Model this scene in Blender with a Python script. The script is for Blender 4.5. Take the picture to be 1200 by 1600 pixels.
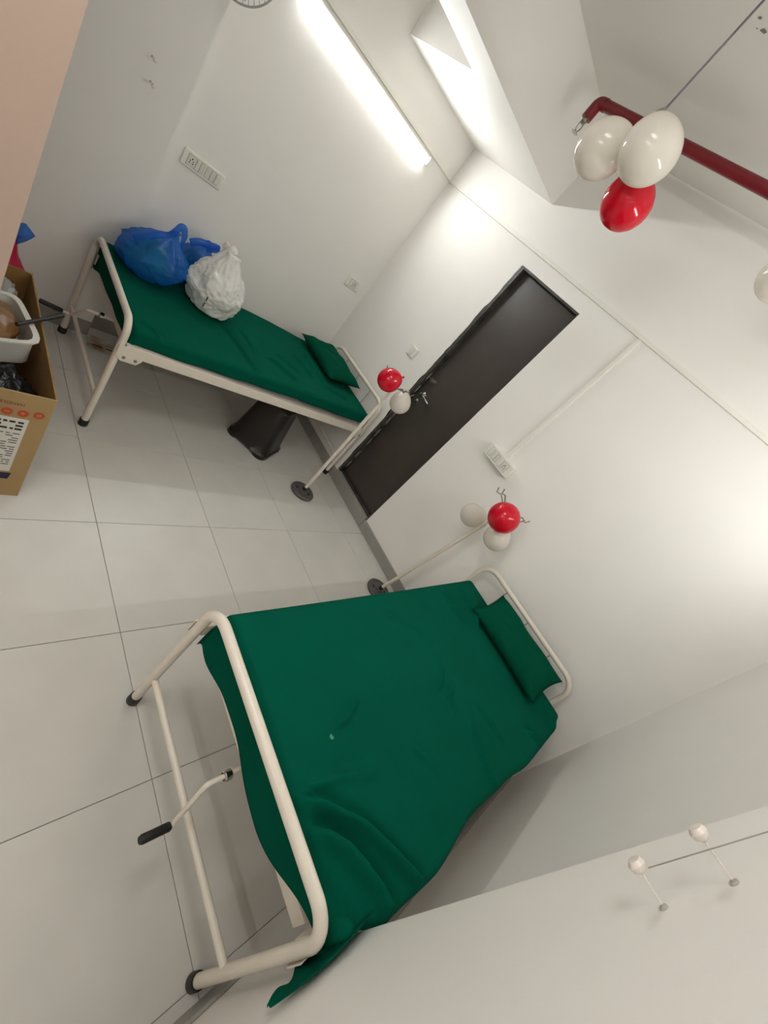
import bpy, bmesh, math, random
from mathutils import Vector, Matrix, noise
from mathutils.bvhtree import BVHTree

# ------------------------------------------------------------------ clear
for o in list(bpy.data.objects): bpy.data.objects.remove(o, do_unlink=True)
scene = bpy.context.scene
COL = scene.collection
random.seed(7)

# ------------------------------------------------------------------ camera
# world: x along the door wall, y = 0 at the door wall and negative into the room, z up (metres)
RC = ((0.46606104, 0.60034904, 0.64989856),      # camera right
      (0.77337852, 0.08034604, -0.62883239),     # camera down
      (-0.4297357, 0.79569186, -0.42685089))     # camera forward
CPOS = Vector((3.2841, -2.847, 1.8502))
FPX, PX, PY = 652.7085, 599.035, 789.832
rt, dn, fw = (Vector(r).normalized() for r in RC)
cam_data = bpy.data.cameras.new('camera')
cam = bpy.data.objects.new('camera', cam_data)
COL.objects.link(cam)
cam.matrix_world = Matrix(((rt.x, -dn.x, -fw.x, CPOS.x), (rt.y, -dn.y, -fw.y, CPOS.y),
                           (rt.z, -dn.z, -fw.z, CPOS.z), (0, 0, 0, 1)))
cam_data.sensor_fit = 'HORIZONTAL'
cam_data.sensor_width = 36.0
cam_data.lens = FPX / 1200 * 36.0
cam_data.shift_x = (600 - PX) / 1200
cam_data.shift_y = (PY - 800) / 1200
cam_data.clip_start = 0.02
scene.camera = cam

def ray(u):
    return rt * ((u[0] - PX) / FPX) + dn * ((u[1] - PY) / FPX) + fw
def at(u, ax, val):
    """photo pixel -> point on the plane axis(ax) = val"""
    r = ray(u)
    return CPOS + r * ((val - CPOS[ax]) / r[ax])

# ------------------------------------------------------------------ world, light level
world = bpy.data.worlds.new('world'); scene.world = world
world.use_nodes = True
world.node_tree.nodes['Background'].inputs[0].default_value = (0.9, 0.93, 1.0, 1)
world.node_tree.nodes['Background'].inputs[1].default_value = 0.05
scene.view_settings.view_transform = 'Standard'
scene.view_settings.look = 'None'
scene.view_settings.gamma = 1
scene.view_settings.use_curve_mapping = False
scene.view_settings.exposure = 1.0
TUBE_POWER = 54.0
TUBE_COLOR = (0.97, 1.0, 0.99)
FILL_PANEL_POWER = 7.0

# room measures
W, H = 3.88, 3.14             # room width, slab height
ZB, BW, Y1, XR = 2.688, 0.968, -0.93, 0.69   # dropped soffit: height, width, recess start, recess width
LCX, LCY = 0.12, -1.86        # left pillar face / edge
RCX, RCY = 3.652, -1.915      # right pillar face / edge
YF = -4.3                     # front wall behind the camera
DX0, DX1, DH = 1.136, 1.737, 2.306
SILL = 0.115

# ------------------------------------------------------------------ helpers
def rgb(h):
    v = [int(h[i:i + 2], 16) / 255 for i in (0, 2, 4)]
    return tuple(c / 12.92 if c <= 0.04045 else ((c + 0.055) / 1.055) ** 2.4 for c in v) + (1,)

def mat(name, color, rough=0.5, metal=0.0, var=0.0, vscale=8.0, bump=0.0, bscale=80.0, spec=0.5,
        emit=None, estr=0.0, sheen=0.0, coat=0.0, color2=None, trans=0.0, translucent=0.0, clear=0.0):
    m = bpy.data.materials.new(name); m.use_nodes = True
    nt = m.node_tree; N = nt.nodes; L = nt.links
    b = N['Principled BSDF']
    col = color if len(color) == 4 else tuple(color) + (1,)
    b.inputs['Roughness'].default_value = rough
    b.inputs['Metallic'].default_value = metal
    b.inputs['Specular IOR Level'].default_value = spec
    b.inputs['Base Color'].default_value = col
    if sheen: b.inputs['Sheen Weight'].default_value = sheen
    if coat: b.inputs['Coat Weight'].default_value = coat; b.inputs['Coat Roughness'].default_value = 0.06
    if trans: b.inputs['Transmission Weight'].default_value = trans
    tc = N.new('ShaderNodeTexCoord')
    n1 = N.new('ShaderNodeTexNoise'); n1.inputs['Scale'].default_value = vscale; n1.inputs['Detail'].default_value = 5
    L.new(tc.outputs['Object'], n1.inputs['Vector'])
    if var or color2:
        mx = N.new('ShaderNodeMix'); mx.data_type = 'RGBA'
        rp = N.new('ShaderNodeValToRGB')
        rp.color_ramp.elements[0].position = 0.35; rp.color_ramp.elements[1].position = 0.65
        L.new(n1.outputs['Fac'], rp.inputs['Fac'])
        L.new(rp.outputs['Color'], mx.inputs['Factor'])
        mx.inputs['A'].default_value = col
        mx.inputs['B'].default_value = color2 if color2 else tuple(min(1, c * (1 - var)) for c in col[:3]) + (1,)
        L.new(mx.outputs['Result'], b.inputs['Base Color'])
    if bump:
        n2 = N.new('ShaderNodeTexNoise'); n2.inputs['Scale'].default_value = bscale; n2.inputs['Detail'].default_value = 4
        L.new(tc.outputs['Object'], n2.inputs['Vector'])
        bp = N.new('ShaderNodeBump'); bp.inputs['Strength'].default_value = bump; bp.inputs['Distance'].default_value = 0.004
        L.new(n2.outputs['Fac'], bp.inputs['Height']); L.new(bp.outputs['Normal'], b.inputs['Normal'])
    if emit:
        b.inputs['Emission Color'].default_value = tuple(emit) + (1,)
        b.inputs['Emission Strength'].default_value = estr
    out = N['Material Output']; last = b.outputs[0]
    if translucent:
        t = N.new('ShaderNodeBsdfTranslucent'); t.inputs['Color'].default_value = col
        ms = N.new('ShaderNodeMixShader'); ms.inputs[0].default_value = translucent
        L.new(last, ms.inputs[1]); L.new(t.outputs[0], ms.inputs[2]); last = ms.outputs[0]
    if clear:
        t = N.new('ShaderNodeBsdfTransparent'); t.inputs['Color'].default_value = tuple(0.55 + 0.45 * c for c in col[:3]) + (1,)
        ms = N.new('ShaderNodeMixShader'); ms.inputs[0].default_value = clear
        L.new(last, ms.inputs[1]); L.new(t.outputs[0], ms.inputs[2]); last = ms.outputs[0]
    L.new(last, out.inputs['Surface'])
    return m

M = {}
M['wall'] = mat('wall_paint', rgb('F0ECE6'), 0.6, var=0.03, vscale=2.2, bump=0.06, bscale=220)
M['ceil'] = mat('ceiling_paint', rgb('EFEBE4'), 0.75, var=0.03, vscale=2.0, bump=0.06, bscale=200)
M['scuff'] = mat('dark_scuff', rgb('8C857A'), 0.9)
M['partition'] = mat('partition_paint', rgb('B49C8D'), 0.6, var=0.03, vscale=2.0, bump=0.05, bscale=200)
M['grout'] = mat('tile_grout', rgb('8F897F'), 0.9)
M['tile'] = mat('floor_tile', rgb('CCC8C0'), 0.33, var=0.05, vscale=5.0, bump=0.02, bscale=500, spec=0.45)
M['skirt'] = mat('grey_skirting', rgb('9C9890'), 0.4, var=0.08, vscale=14)
M['white'] = mat('white_plastic', rgb('E9E6DC'), 0.35)
M['white2'] = mat('white_plastic_module', rgb('DCD9CE'), 0.3)
M['grey'] = mat('grey_gap', rgb('8F8C84'), 0.6)
M['dark'] = mat('dark_hole', rgb('1A1816'), 0.7)
M['black'] = mat('black_rubber', rgb('1B1A19'), 0.5, bump=0.1, bscale=150)
M['blackplast'] = mat('black_plastic', rgb('1C1613'), 0.32, bump=0.05, bscale=60)
M['rod'] = mat('greyed_enamel', rgb('A9A296'), 0.4)
M['frame'] = mat('cream_enamel', rgb('E4DACB'), 0.3, var=0.05, vscale=20, spec=0.5)
M['steel'] = mat('chrome', rgb('C9C7C2'), 0.18, metal=1.0)
M['grime'] = mat('worn_steel', rgb('8E877C'), 0.45, metal=0.7, var=0.4, vscale=40)
M['sheet'] = mat('green_cotton', rgb('00513E'), 0.9, var=0.10, vscale=5, bump=0.12, bscale=900, spec=0.05, sheen=0.0)
M['pillow'] = mat('green_pillowcase', rgb('004935'), 0.9, var=0.08, vscale=6, bump=0.12, bscale=900, spec=0.05)
M['core'] = mat('mattress_cover', rgb('0A3F31'), 0.9, bump=0.1, bscale=300)
M['door'] = mat('charcoal_laminate', rgb('463F3A'), 0.34, var=0.18, vscale=3.0, bump=0.04, bscale=90, spec=0.5)
M['red_pipe'] = mat('red_pipe_paint', rgb('7A1620'), 0.35, var=0.1, vscale=12)
M['brass'] = mat('sprinkler_metal', rgb('A8A294'), 0.3, metal=1.0)
M['bwhite'] = mat('white_balloon', rgb('F0EAE0'), 0.14, spec=0.6, translucent=0.35)
M['bred'] = mat('red_balloon', rgb('E0102E'), 0.14, spec=0.6, translucent=0.25)
M['thread'] = mat('pale_thread', rgb('B4AEA2'), 0.7)
M['string'] = mat('grey_ribbon', rgb('6F646C'), 0.6)
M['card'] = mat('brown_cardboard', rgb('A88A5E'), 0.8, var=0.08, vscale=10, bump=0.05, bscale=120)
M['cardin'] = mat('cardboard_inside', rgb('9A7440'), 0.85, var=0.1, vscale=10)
M['orange'] = mat('orange_print', rgb('B84A24'), 0.8)
M['brownink'] = mat('brown_print', rgb('7A4A2A'), 0.8)
M['paper'] = mat('label_paper', rgb('D4D0C6'), 0.7)
M['ink'] = mat('black_print', rgb('2B2A2C'), 0.7)
M['blue'] = mat('blue_carrier_film', rgb('2A8AE8'), 0.22, bump=1.0, bscale=16, translucent=0.5, clear=0.5)
M['whitebag'] = mat('white_carrier_film', rgb('F0EEE8'), 0.25, bump=0.9, bscale=22, translucent=0.3)
M['clearbag'] = mat('clear_film', rgb('C8C8C0'), 0.15, bump=0.6, bscale=30, clear=0.45)
M['pinkbag'] = mat('pink_bag_film', rgb('C22A48'), 0.35, bump=0.5, bscale=30, translucent=0.2)
M['maroon'] = mat('maroon_film', rgb('5A0F38'), 0.35, bump=0.4, bscale=30)
M['blackfilm'] = mat('black_film', rgb('17191B'), 0.25, bump=0.8, bscale=40)
M['brownstuff'] = mat('brown_wrap', rgb('8A6238'), 0.35, bump=0.3, bscale=20, var=0.2)
M['tube'] = mat('lit_tube', (1, 1, 1, 1), 0.4, emit=TUBE_COLOR, estr=TUBE_POWER)
M['fan'] = mat('fan_plastic', rgb('A3A19D'), 0.4)
M['rust'] = mat('rusty_white_metal', rgb('CFCBC0'), 0.45, color2=rgb('8A6A45'), vscale=9)

def tag(o, label=None, cat=None, group=None, kind=None):
    if label: o['label'] = label
    if cat: o['category'] = cat
    if group: o['group'] = group
    if kind: o['kind'] = kind
    return o

def empty(name, loc, label, cat, group=None):
    o = bpy.data.objects.new(name, None); COL.objects.link(o)
    o.empty_display_size = 0.05; o.location = loc
    return tag(o, label, cat, group)

def obj(name, bm, m, parent=None, smooth=False, bevel=0.0, seg=2, origin=None):
    """bm holds world coordinates; the object's origin goes to its base (or the parent's frame)"""
    if parent is not None:
        base = wloc(parent)
    elif origin is not None:
        base = Vector(origin)
    else:
        xs = [v.co for v in bm.verts]
        lo = Vector((min(v.x for v in xs), min(v.y for v in xs), min(v.z for v in xs)))
        hi = Vector((max(v.x for v in xs), max(v.y for v in xs), max(v.z for v in xs)))
        base = Vector(((lo.x + hi.x) / 2, (lo.y + hi.y) / 2, lo.z))
    bmesh.ops.recalc_face_normals(bm, faces=bm.faces)
    bmesh.ops.translate(bm, verts=bm.verts, vec=-base)
    me = bpy.data.meshes.new(name); bm.to_mesh(me); bm.free()
    o = bpy.data.objects.new(name, me); COL.objects.link(o)
    for mm in (m if isinstance(m, (list, tuple)) else [m]): me.materials.append(mm)
    if parent is not None: o.parent = parent
    else: o.location = base
    if smooth:
        for p in me.polygons: p.use_smooth = True
        if smooth == 'auto': me.set_sharp_from_angle(angle=math.radians(40))
    if bevel:
        md = o.modifiers.new('bevel', 'BEVEL'); md.width = bevel; md.segments = seg; md.limit_method = 'ANGLE'
        md.angle_limit = math.radians(40)
        for p in me.polygons: p.use_smooth = True
        me.set_sharp_from_angle(angle=math.radians(40))
    return o

def wloc(o):
    v = o.location.copy()
    while o.parent: o = o.parent; v += o.location
    return v

def box(bm, x0, x1, y0, y1, z0, z1):
    v = [bm.verts.new((x, y, z)) for z in (z0, z1) for y in (y0, y1) for x in (x0, x1)]
    for f in ((0, 2, 3, 1), (4, 5, 7, 6), (0, 1, 5, 4), (2, 6, 7, 3), (0, 4, 6, 2), (1, 3, 7, 5)):
        bm.faces.new([v[i] for i in f])
    return v

def nbox(*a):
    bm = bmesh.new(); box(bm, *a); return bm

def obox(bm, c, ax, ay, az):
    """oriented box: centre and three half-axis vectors"""
    c, ax, ay, az = Vector(c), Vector(ax), Vector(ay), Vector(az)
    v = [bm.verts.new(c + ax * i + ay * j + az * k) for k in (-1, 1) for j in (-1, 1) for i in (-1, 1)]
    for f in ((0, 2, 3, 1), (4, 5, 7, 6), (0, 1, 5, 4), (2, 6, 7, 3), (0, 4, 6, 2), (1, 3, 7, 5)):
        bm.faces.new([v[i] for i in f])

def tube(bm, pts, r, n=12, cap=True, rr=None, flat=None):
    pts = [Vector(p) for p in pts]
    rings = []
    t0 = (pts[1] - pts[0]).normalized()
    nrm = t0.orthogonal().normalized() if flat is None else Vector(flat)
    for i, p in enumerate(pts):
        if i == 0: t = (pts[1] - pts[0]).normalized()
        elif i == len(pts) - 1: t = (pts[-1] - pts[-2]).normalized()
        else: t = ((pts[i + 1] - p).normalized() + (p - pts[i - 1]).normalized()).normalized()
        nrm = (nrm - t * nrm.dot(t)).normalized()
        b = t.cross(nrm)
        rad = rr[i] if rr else r
        ring = []
        for k in range(n):
            a = 2 * math.pi * k / n
            ra, rb = (rad, rad) if not isinstance(rad, tuple) else rad
            ring.append(bm.verts.new(p + nrm * (ra * math.cos(a)) + b * (rb * math.sin(a))))
        rings.append(ring)
    for A, B in zip(rings, rings[1:]):
        for k in range(n): bm.faces.new((A[k], A[(k + 1) % n], B[(k + 1) % n], B[k]))
    if cap:
        bm.faces.new(list(reversed(rings[0]))); bm.faces.new(rings[-1])

def ntube(pts, r, n=12, **k):
    bm = bmesh.new(); tube(bm, pts, r, n, **k); return bm

def fillet(pts, rad, seg=6):
    pts = [Vector(p) for p in pts]; out = [pts[0]]
    for a, b, c in zip(pts, pts[1:], pts[2:]):
        d1 = (a - b).normalized(); d2 = (c - b).normalized()
        ang = d1.angle(d2); L = rad / math.tan(ang / 2)
        L = min(L, (a - b).length * 0.49, (c - b).length * 0.49); r = L * math.tan(ang / 2)
        ctr = b + (d1 + d2).normalized() * (r / math.sin(ang / 2))
        p0 = b + d1 * L - ctr; p1 = b + d2 * L - ctr
        for k in range(seg + 1):
            out.append(ctr + p0.normalized().slerp(p1.normalized(), k / seg).normalized() * r)
    out.append(pts[-1]); return out

def lathe(bm, prof, c, axis=(0, 0, 1), n=24, close=True):
    """prof: list of (radius, height) along axis from c"""
    az = Vector(axis).normalized(); ax = az.orthogonal().normalized(); ay = az.cross(ax); c = Vector(c)
    rings = []
    for r, h in prof:
        if r < 1e-6: rings.append([bm.verts.new(c + az * h)])
        else: rings.append([bm.verts.new(c + az * h + (ax * math.cos(2 * math.pi * k / n) + ay * math.sin(2 * math.pi * k / n)) * r) for k in range(n)])
    for A, B in zip(rings, rings[1:]):
        for k in range(n):
            a = [A[k % len(A)]] if len(A) == 1 else [A[k], A[(k + 1) % n]]
            b = [B[0]] if len(B) == 1 else [B[(k + 1) % n], B[k]]
            if len(a) + len(b) > 2: bm.faces.new(a + b)
    if close:
        if len(rings[0]) > 1: bm.faces.new(rings[0])
        if len(rings[-1]) > 1: bm.faces.new(list(reversed(rings[-1])))

def nlathe(*a, **k):
    bm = bmesh.new(); lathe(bm, *a, **k); return bm

def smooth01(x):
    x = max(0.0, min(1.0, x)); return x * x * (3 - 2 * x)

def lerp_tab(tab, x):
    if x <= tab[0][0]: return tab[0][1]
    for (a, va), (b, vb) in zip(tab, tab[1:]):
        if x <= b: return va + (vb - va) * smooth01((x - a) / (b - a))
    return tab[-1][1]

# ------------------------------------------------------------------ structure
def struct(name, bm, m, bevel=0.0):
    return tag(obj(name, bm, m, bevel=bevel, origin=(0, 0, 0)), kind='structure')

T = 0.15
fl = struct('floor', nbox(-T, W + T, YF - T, T, -0.12, -0.004), M['grout'])
fl['label'] = 'grey tiled floor'
TX, TY, TS, G = 1.8047, -0.8505, 0.6, 0.0012
xs = [0.0] + [TX + TS * k for k in range(-4, 5) if 0.01 < TX + TS * k < W - 0.01] + [W]
ys = [0.0] + [TY - TS * k for k in range(-2, 7) if YF + 0.01 < TY - TS * k < -0.01] + [YF]
tile_mesh = {}
for i in range(len(xs) - 1):
    for j in range(len(ys) - 1):
        a, b, c, d = xs[i] + G, xs[i + 1] - G, ys[j + 1] + G, ys[j] - G
        key = (round(b - a, 3), round(d - c, 3))
        cx, cy = (a + b) / 2, (c + d) / 2
        if key not in tile_mesh:
            o = obj('tile', nbox(a - cx, b - cx, c - cy, d - cy, -0.005, 0.0), M['tile'], parent=fl)
            md = o.modifiers.new('bevel', 'BEVEL'); md.width = 0.0012; md.segments = 1
            tile_mesh[key] = o
        else:
            s = tile_mesh[key]; o = s.copy(); COL.objects.link(o); o.parent = fl
        o.location = (cx, cy, 0)

bm = bmesh.new()       # left wall with the recess wall going up to the slab
box(bm, -T, 0, YF - T, T, -0.1, H + 0.1)
struct('wall_left', bm, M['wall'])
struct('wall_left_pillar', nbox(-0.01, LCX, YF, LCY, -0.05, ZB + 0.4), M['wall'])
struct('wall_right', nbox(W, W + T, YF - T, T, -0.1, H + 0.1), M['wall'])
struct('wall_right_pillar', nbox(RCX, W + 0.01, YF, RCY, -0.05, H + 0.05), M['wall'])
bm = bmesh.new()       # door wall with the doorway
box(bm, 0, DX0, 0, T, -0.1, H + 0.1); box(bm, DX1, W, 0, T, -0.1, H + 0.1)
box(bm, DX0, DX1, 0, T, DH, H + 0.1)
struct('wall_back', bm, M['wall'])
struct('wall_front', nbox(-T, W + T, YF - T, YF, -0.1, H + 0.1), M['wall'])
struct('wall_partition', nbox(1.68, 1.78, YF, -2.603, -0.05, H + 0.05), M['partition'])
struct('ceiling', nbox(-T, W + T, YF - T, T, H, H + 0.15), M['ceil'])
bm = bmesh.new()
box(bm, 0, BW, Y1, 0, ZB, H + 0.02); box(bm, XR, BW, YF, Y1, ZB, H + 0.02)
bmesh.ops.remove_doubles(bm, verts=bm.verts, dist=1e-5)
struct('ceiling_soffit', bm, M['wall'])

# dark scuffs on the slab beside the ribbon
random.seed(4); ceil_ = bpy.data.objects['ceiling']
for u, rr_ in (((1188, 28), 0.010), ((1193, 48), 0.016), ((1183, 44), 0.005)):
    p = at(u, 2, H); bm = bmesh.new()
    bm.faces.new([bm.verts.new((p.x + rr_ * random.uniform(0.5, 1.2) * math.cos(2 * math.pi * k / 9), p.y + 0.6 * rr_ * random.uniform(0.5, 1.2) * math.sin(2 * math.pi * k / 9), H - 0.0008)) for k in range(9)])
    obj('scuff', bm, M['scuff'], ceil_)

# skirting: separate grey strips with butt joints
def skirting(name, spans, ax):
    root = None
    for k, (x0, x1, y0, y1) in enumerate(spans):
        b_ = nbox(x0, x1, y0, y1, 0.0005, 0.1)
        if root is None:
            root = obj(name, b_, M['skirt'], origin=(0, 0, 0), bevel=0.002, seg=1); tag(root, kind='structure')
        else:
            obj('skirting_tile', b_, M['skirt'], parent=root, bevel=0.002, seg=1)
    return root
SK = 0.013
def spans_x(a, b, step=0.6):
    out = []; x = a
    while x < b - 1e-6:
        out.append((x + 0.0008, min(b, x + step) - 0.0008, -SK, -0.0003)); x += step
    return out
bb = skirting('baseboard_back', spans_x(SK, DX0 - 0.006) + spans_x(DX1 - 0.012, W - SK), 0)
skirting('baseboard_left', [(0.0003, SK, LCY + 0.001, -0.9), (0.0003, SK, -0.9, -0.0005)], 1)
skirting('baseboard_right', [(W - SK, W - 0.0003, RCY + 0.001, -0.9), (W - SK, W - 0.0003, -0.9, -0.0005)], 1)
skirting('baseboard_right_pillar', [(RCX - SK, RCX - 0.0003, YF + 0.01, -2.8), (RCX - SK, RCX - 0.0003, -2.8, RCY)], 1)
skirting('baseboard_left_pillar', [(LCX + 0.0003, LCX + SK, YF + 0.01, -2.8), (LCX + 0.0003, LCX + SK, -2.8, LCY)], 1)

# ------------------------------------------------------------------ door
door = bpy.data.objects.new('door_1', None); COL.objects.link(door); door.location = ((DX0 + DX1) / 2, 0, 0)
tag(door, 'charcoal flush door in a paint-smeared black frame with a chrome lever', kind='structure')
M['jamb'] = mat('smeared_black_jamb', rgb('26231F'), 0.4, color2=rgb('4C4A45'), vscale=11, bump=0.2, bscale=30)
obj('sill', nbox(DX0 - 0.004, DX1 - 0.014, -SK - 0.001, 0.10, 0.0005, SILL), M['skirt'], door, bevel=0.002, seg=1)
RECESS = 0.055
for a, b in ((DX0 + 0.001, DX0 + 0.022), (DX1 - 0.012, DX1 - 0.001)):
    obj('jamb', nbox(a, b, 0.001, 0.13, SILL, DH - 0.001), M['jamb'], door, bevel=0.002, seg=1)
obj('lintel', nbox(DX0 + 0.022, DX1 - 0.012, 0.001, 0.13, DH - 0.016, DH - 0.001), M['jamb'], door, bevel=0.002, seg=1)
obj('leaf', nbox(DX0 + 0.024, DX1 - 0.014, RECESS, RECESS + 0.035, SILL + 0.006, DH - 0.018), M['door'], door, bevel=0.002, seg=1)
obj('bottom_stop', nbox(DX0 + 0.022, DX1 - 0.012, 0.02, 0.052, SILL, SILL + 0.02), M['jamb'], door, bevel=0.003, seg=1)
ly = RECESS
lev = at((661, 617), 1, ly - 0.01)
hb = obj('lever_handle', nlathe([(0.027, 0), (0.027, 0.006), (0.02, 0.010), (0.010, 0.012), (0.010, 0.045), (0.0, 0.047)], (lev.x, ly, lev.z), (0, -1, 0), 20), M['steel'], door, smooth='auto')
obj('lever', ntube(fillet([(lev.x, ly - 0.04, lev.z), (lev.x + 0.05, ly - 0.042, lev.z), (lev.x + 0.115, ly - 0.03, lev.z - 0.012)], 0.02), 0.0085, 12), M['steel'], hb, smooth=True)
kh = obj('keyhole_rose', nlathe([(0.02, 0), (0.02, 0.006), (0.012, 0.009), (0.0, 0.009)], (lev.x - 0.012, ly, lev.z - 0.075), (0, -1, 0), 16), M['steel'], door, smooth='auto')
bo = at((676, 595), 1, ly - 0.01)
bt = obj('bolt_plate', nbox(bo.x - 0.035, bo.x + 0.035, ly - 0.004, ly, bo.z - 0.016, bo.z + 0.016), M['grime'], door, bevel=0.002)
obj('bolt_rod', ntube([(bo.x - 0.05, ly - 0.012, bo.z), (bo.x + 0.03, ly - 0.012, bo.z)], 0.006, 10), M['grime'], bt, smooth='auto')
obj('bolt_knob', nlathe([(0.005, 0), (0.005, 0.02), (0.008, 0.022), (0.008, 0.03), (0, 0.031)], (bo.x + 0.015, ly - 0.012, bo.z), (0, -1, -0.2), 12), M['grime'], bt, smooth='auto')
# dried white paint smears on the jamb face, left side
random.seed(3)
for k in range(9):
    z = 0.25 + 0.13 * k + random.uniform(-0.03, 0.03)
    bm = bmesh.new()
    n = 7; pts = []
    for i in range(n):
        a = 2 * math.pi * i / n
        pts.append((random.uniform(0.6, 1.2) * math.cos(a) * 0.012 + 0.03, random.uniform(0.6, 1.3) * math.sin(a) * 0.045 + z))
    v0 = [bm.verts.new((DX0 + 0.0221, p[0], p[1])) for p in pts]; v1 = [bm.verts.new((DX0 + 0.0228, p[0], p[1])) for p in pts]
    bm.faces.new(v0); bm.faces.new(list(reversed(v1)))
    for i in range(n): bm.faces.new((v0[i], v0[(i + 1) % n], v1[(i + 1) % n], v1[i]))
    obj('paint_smear', bm, M['grey'], door)

bm = bmesh.new(); random.seed(5); lo, hi = [], []
nz_ = 90
for k in range(nz_ + 1):
    z = SILL + 0.002 + (DH - SILL - 0.004) * k / nz_
    w = 0.003 + 0.016 * max(0, noise.noise(Vector((z * 6, 0.3, 0)))) + 0.010 * max(0, noise.noise(Vector((z * 19, 1.3, 0)))) + (0.006 if z < 1.0 else 0)
    lo.append([bm.verts.new((DX0 - w, yy, z)) for yy in (-0.0012, -0.0002)]); hi.append([bm.verts.new((DX0 + 0.002, yy, z)) for yy in (-0.0012, -0.0002)])
for k in range(nz_):
    bm.faces.new((lo[k][0], hi[k][0], hi[k + 1][0], lo[k + 1][0])); bm.faces.new((lo[k][1], lo[k][0], lo[k + 1][0], lo[k + 1][1]))
obj('ragged_black_paint', bm, M['jamb'], door)

# ------------------------------------------------------------------ tube lights
def tube_light(base, along, out, label, length=1.22):
    """LED batten: base = wall point at its middle, along = unit vector, out = unit vector into the room"""
    base, along, out = Vector(base), Vector(along), Vector(out); zz = Vector((0, 0, 1)); hl_ = length / 2
    root = empty('tube_light', base, label, 'light', 'tube lights on the walls')
    bm = bmesh.new(); obox(bm, base + out * 0.016 + zz * 0.024, along * hl_, out * 0.015, zz * 0.026)
    obj('batten', bm, M['white'], root, bevel=0.003)
    for s_ in (-1, 1):
        bm = bmesh.new(); obox(bm, base + along * (s_ * (hl_ + 0.008)) + out * 0.026 + zz * 0.022, along * 0.008, out * 0.025, zz * 0.029)
        obj('end_cap', bm, M['white'], root, bevel=0.003)
    bm = bmesh.new(); n = 12; rows = []                       # D-shaped diffuser on the front of the batten
    for e in (-hl_, hl_):
        rows.append([bm.verts.new(base + along * e + out * (0.032 + 0.0025 * math.cos(math.pi * (k / n - 0.5))) + zz * (0.014 + 0.017 * math.sin(math.pi * (k / n - 0.5)))) for k in range(n + 1)])
    for k in range(n): bm.faces.new((rows[0][k], rows[0][k + 1], rows[1][k + 1], rows[1][k]))
    bm.faces.new(rows[0]); bm.faces.new(list(reversed(rows[1])))
    bm.faces.new((rows[0][0], rows[0][-1], rows[1][-1], rows[1][0]))
    obj('tube', bm, M['tube'], root, smooth='auto')
tube_light((0, -0.93, 2.342), (0, 1, 0), (1, 0, 0), 'lit white batten tube light on the wall above the bed with the bags')
tube_light((W, -0.93, 2.342), (0, 1, 0), (-1, 0, 0), 'lit white batten tube light on the wall above the bare green bed')
tube_light((2.75, YF, 2.342), (1, 0, 0), (0, 1, 0), 'added fill batten tube light on the unseen wall behind the camera')  # fill lamp added on the unseen front wall to lower the contrast

# fill panel added on the slab out of view, to lift the shadows
lp = empty('fill_panel', (2.4, -2.8, H - 0.03), 'added square fill panel on the ceiling out of view', 'light')
obj('panel_frame', nbox(2.08, 2.72, -3.12, -2.48, H - 0.028, H - 0.0006), M['white'], lp, bevel=0.004)
obj('diffuser', nbox(2.10, 2.70, -3.10, -2.50, H - 0.033, H - 0.0282), mat('fill_panel_glow', (1, 1, 1, 1), 0.5, emit=TUBE_COLOR, estr=FILL_PANEL_POWER), lp)

# ------------------------------------------------------------------ trunking
def thing(name, bm, m, label, cat, group=None, **k):
    return tag(obj(name, bm, m, **k), label, cat, group)
ZT = 2.418
thing('cable_trunking', nbox(0.018, W - 0.001, -0.018, -0.0005, ZT - 0.012, ZT + 0.013), M['white'],
      'long white cable trunking running level above the door', 'cable trunking', bevel=0.002)
thing('cable_trunking', nbox(0.0005, 0.0175, -1.85, -0.0005, ZT - 0.005, ZT + 0.018), M['white'],
      'white cable trunking along the wall just above the lit tube light', 'cable trunking', bevel=0.002)
PBX0, PBX1, PBZ0, PBZ1 = 2.027, 2.281, 1.277, 1.372
thing('cable_trunking', nbox(2.147, 2.172, -0.0175, -0.0005, PBZ1 + 0.001, ZT - 0.0125), M['white'],
      'short vertical white cable trunking dropping to the surface socket box', 'cable trunking', bevel=0.002)

# ------------------------------------------------------------------ wall plates
def pins(parent, c, u, n_, s=1.0):
    """five-hole socket: c centre, u across, n_ outward"""
    c, u, n_ = Vector(c), Vector(u), Vector(n_); zz = Vector((0, 0, 1))
    for du, dz, r in ((0, 0.011, 0.0042), (-0.009, 0.0, 0.0032), (0.009, 0.0, 0.0032), (-0.010, -0.012, 0.0036), (0.010, -0.012, 0.0036)):
        p = c + u * du * s + zz * dz * s
        obj('pin_hole', nlathe([(r * s, -0.002), (r * s, 0.0006)], p, n_, 10), M['dark'], parent)

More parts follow.
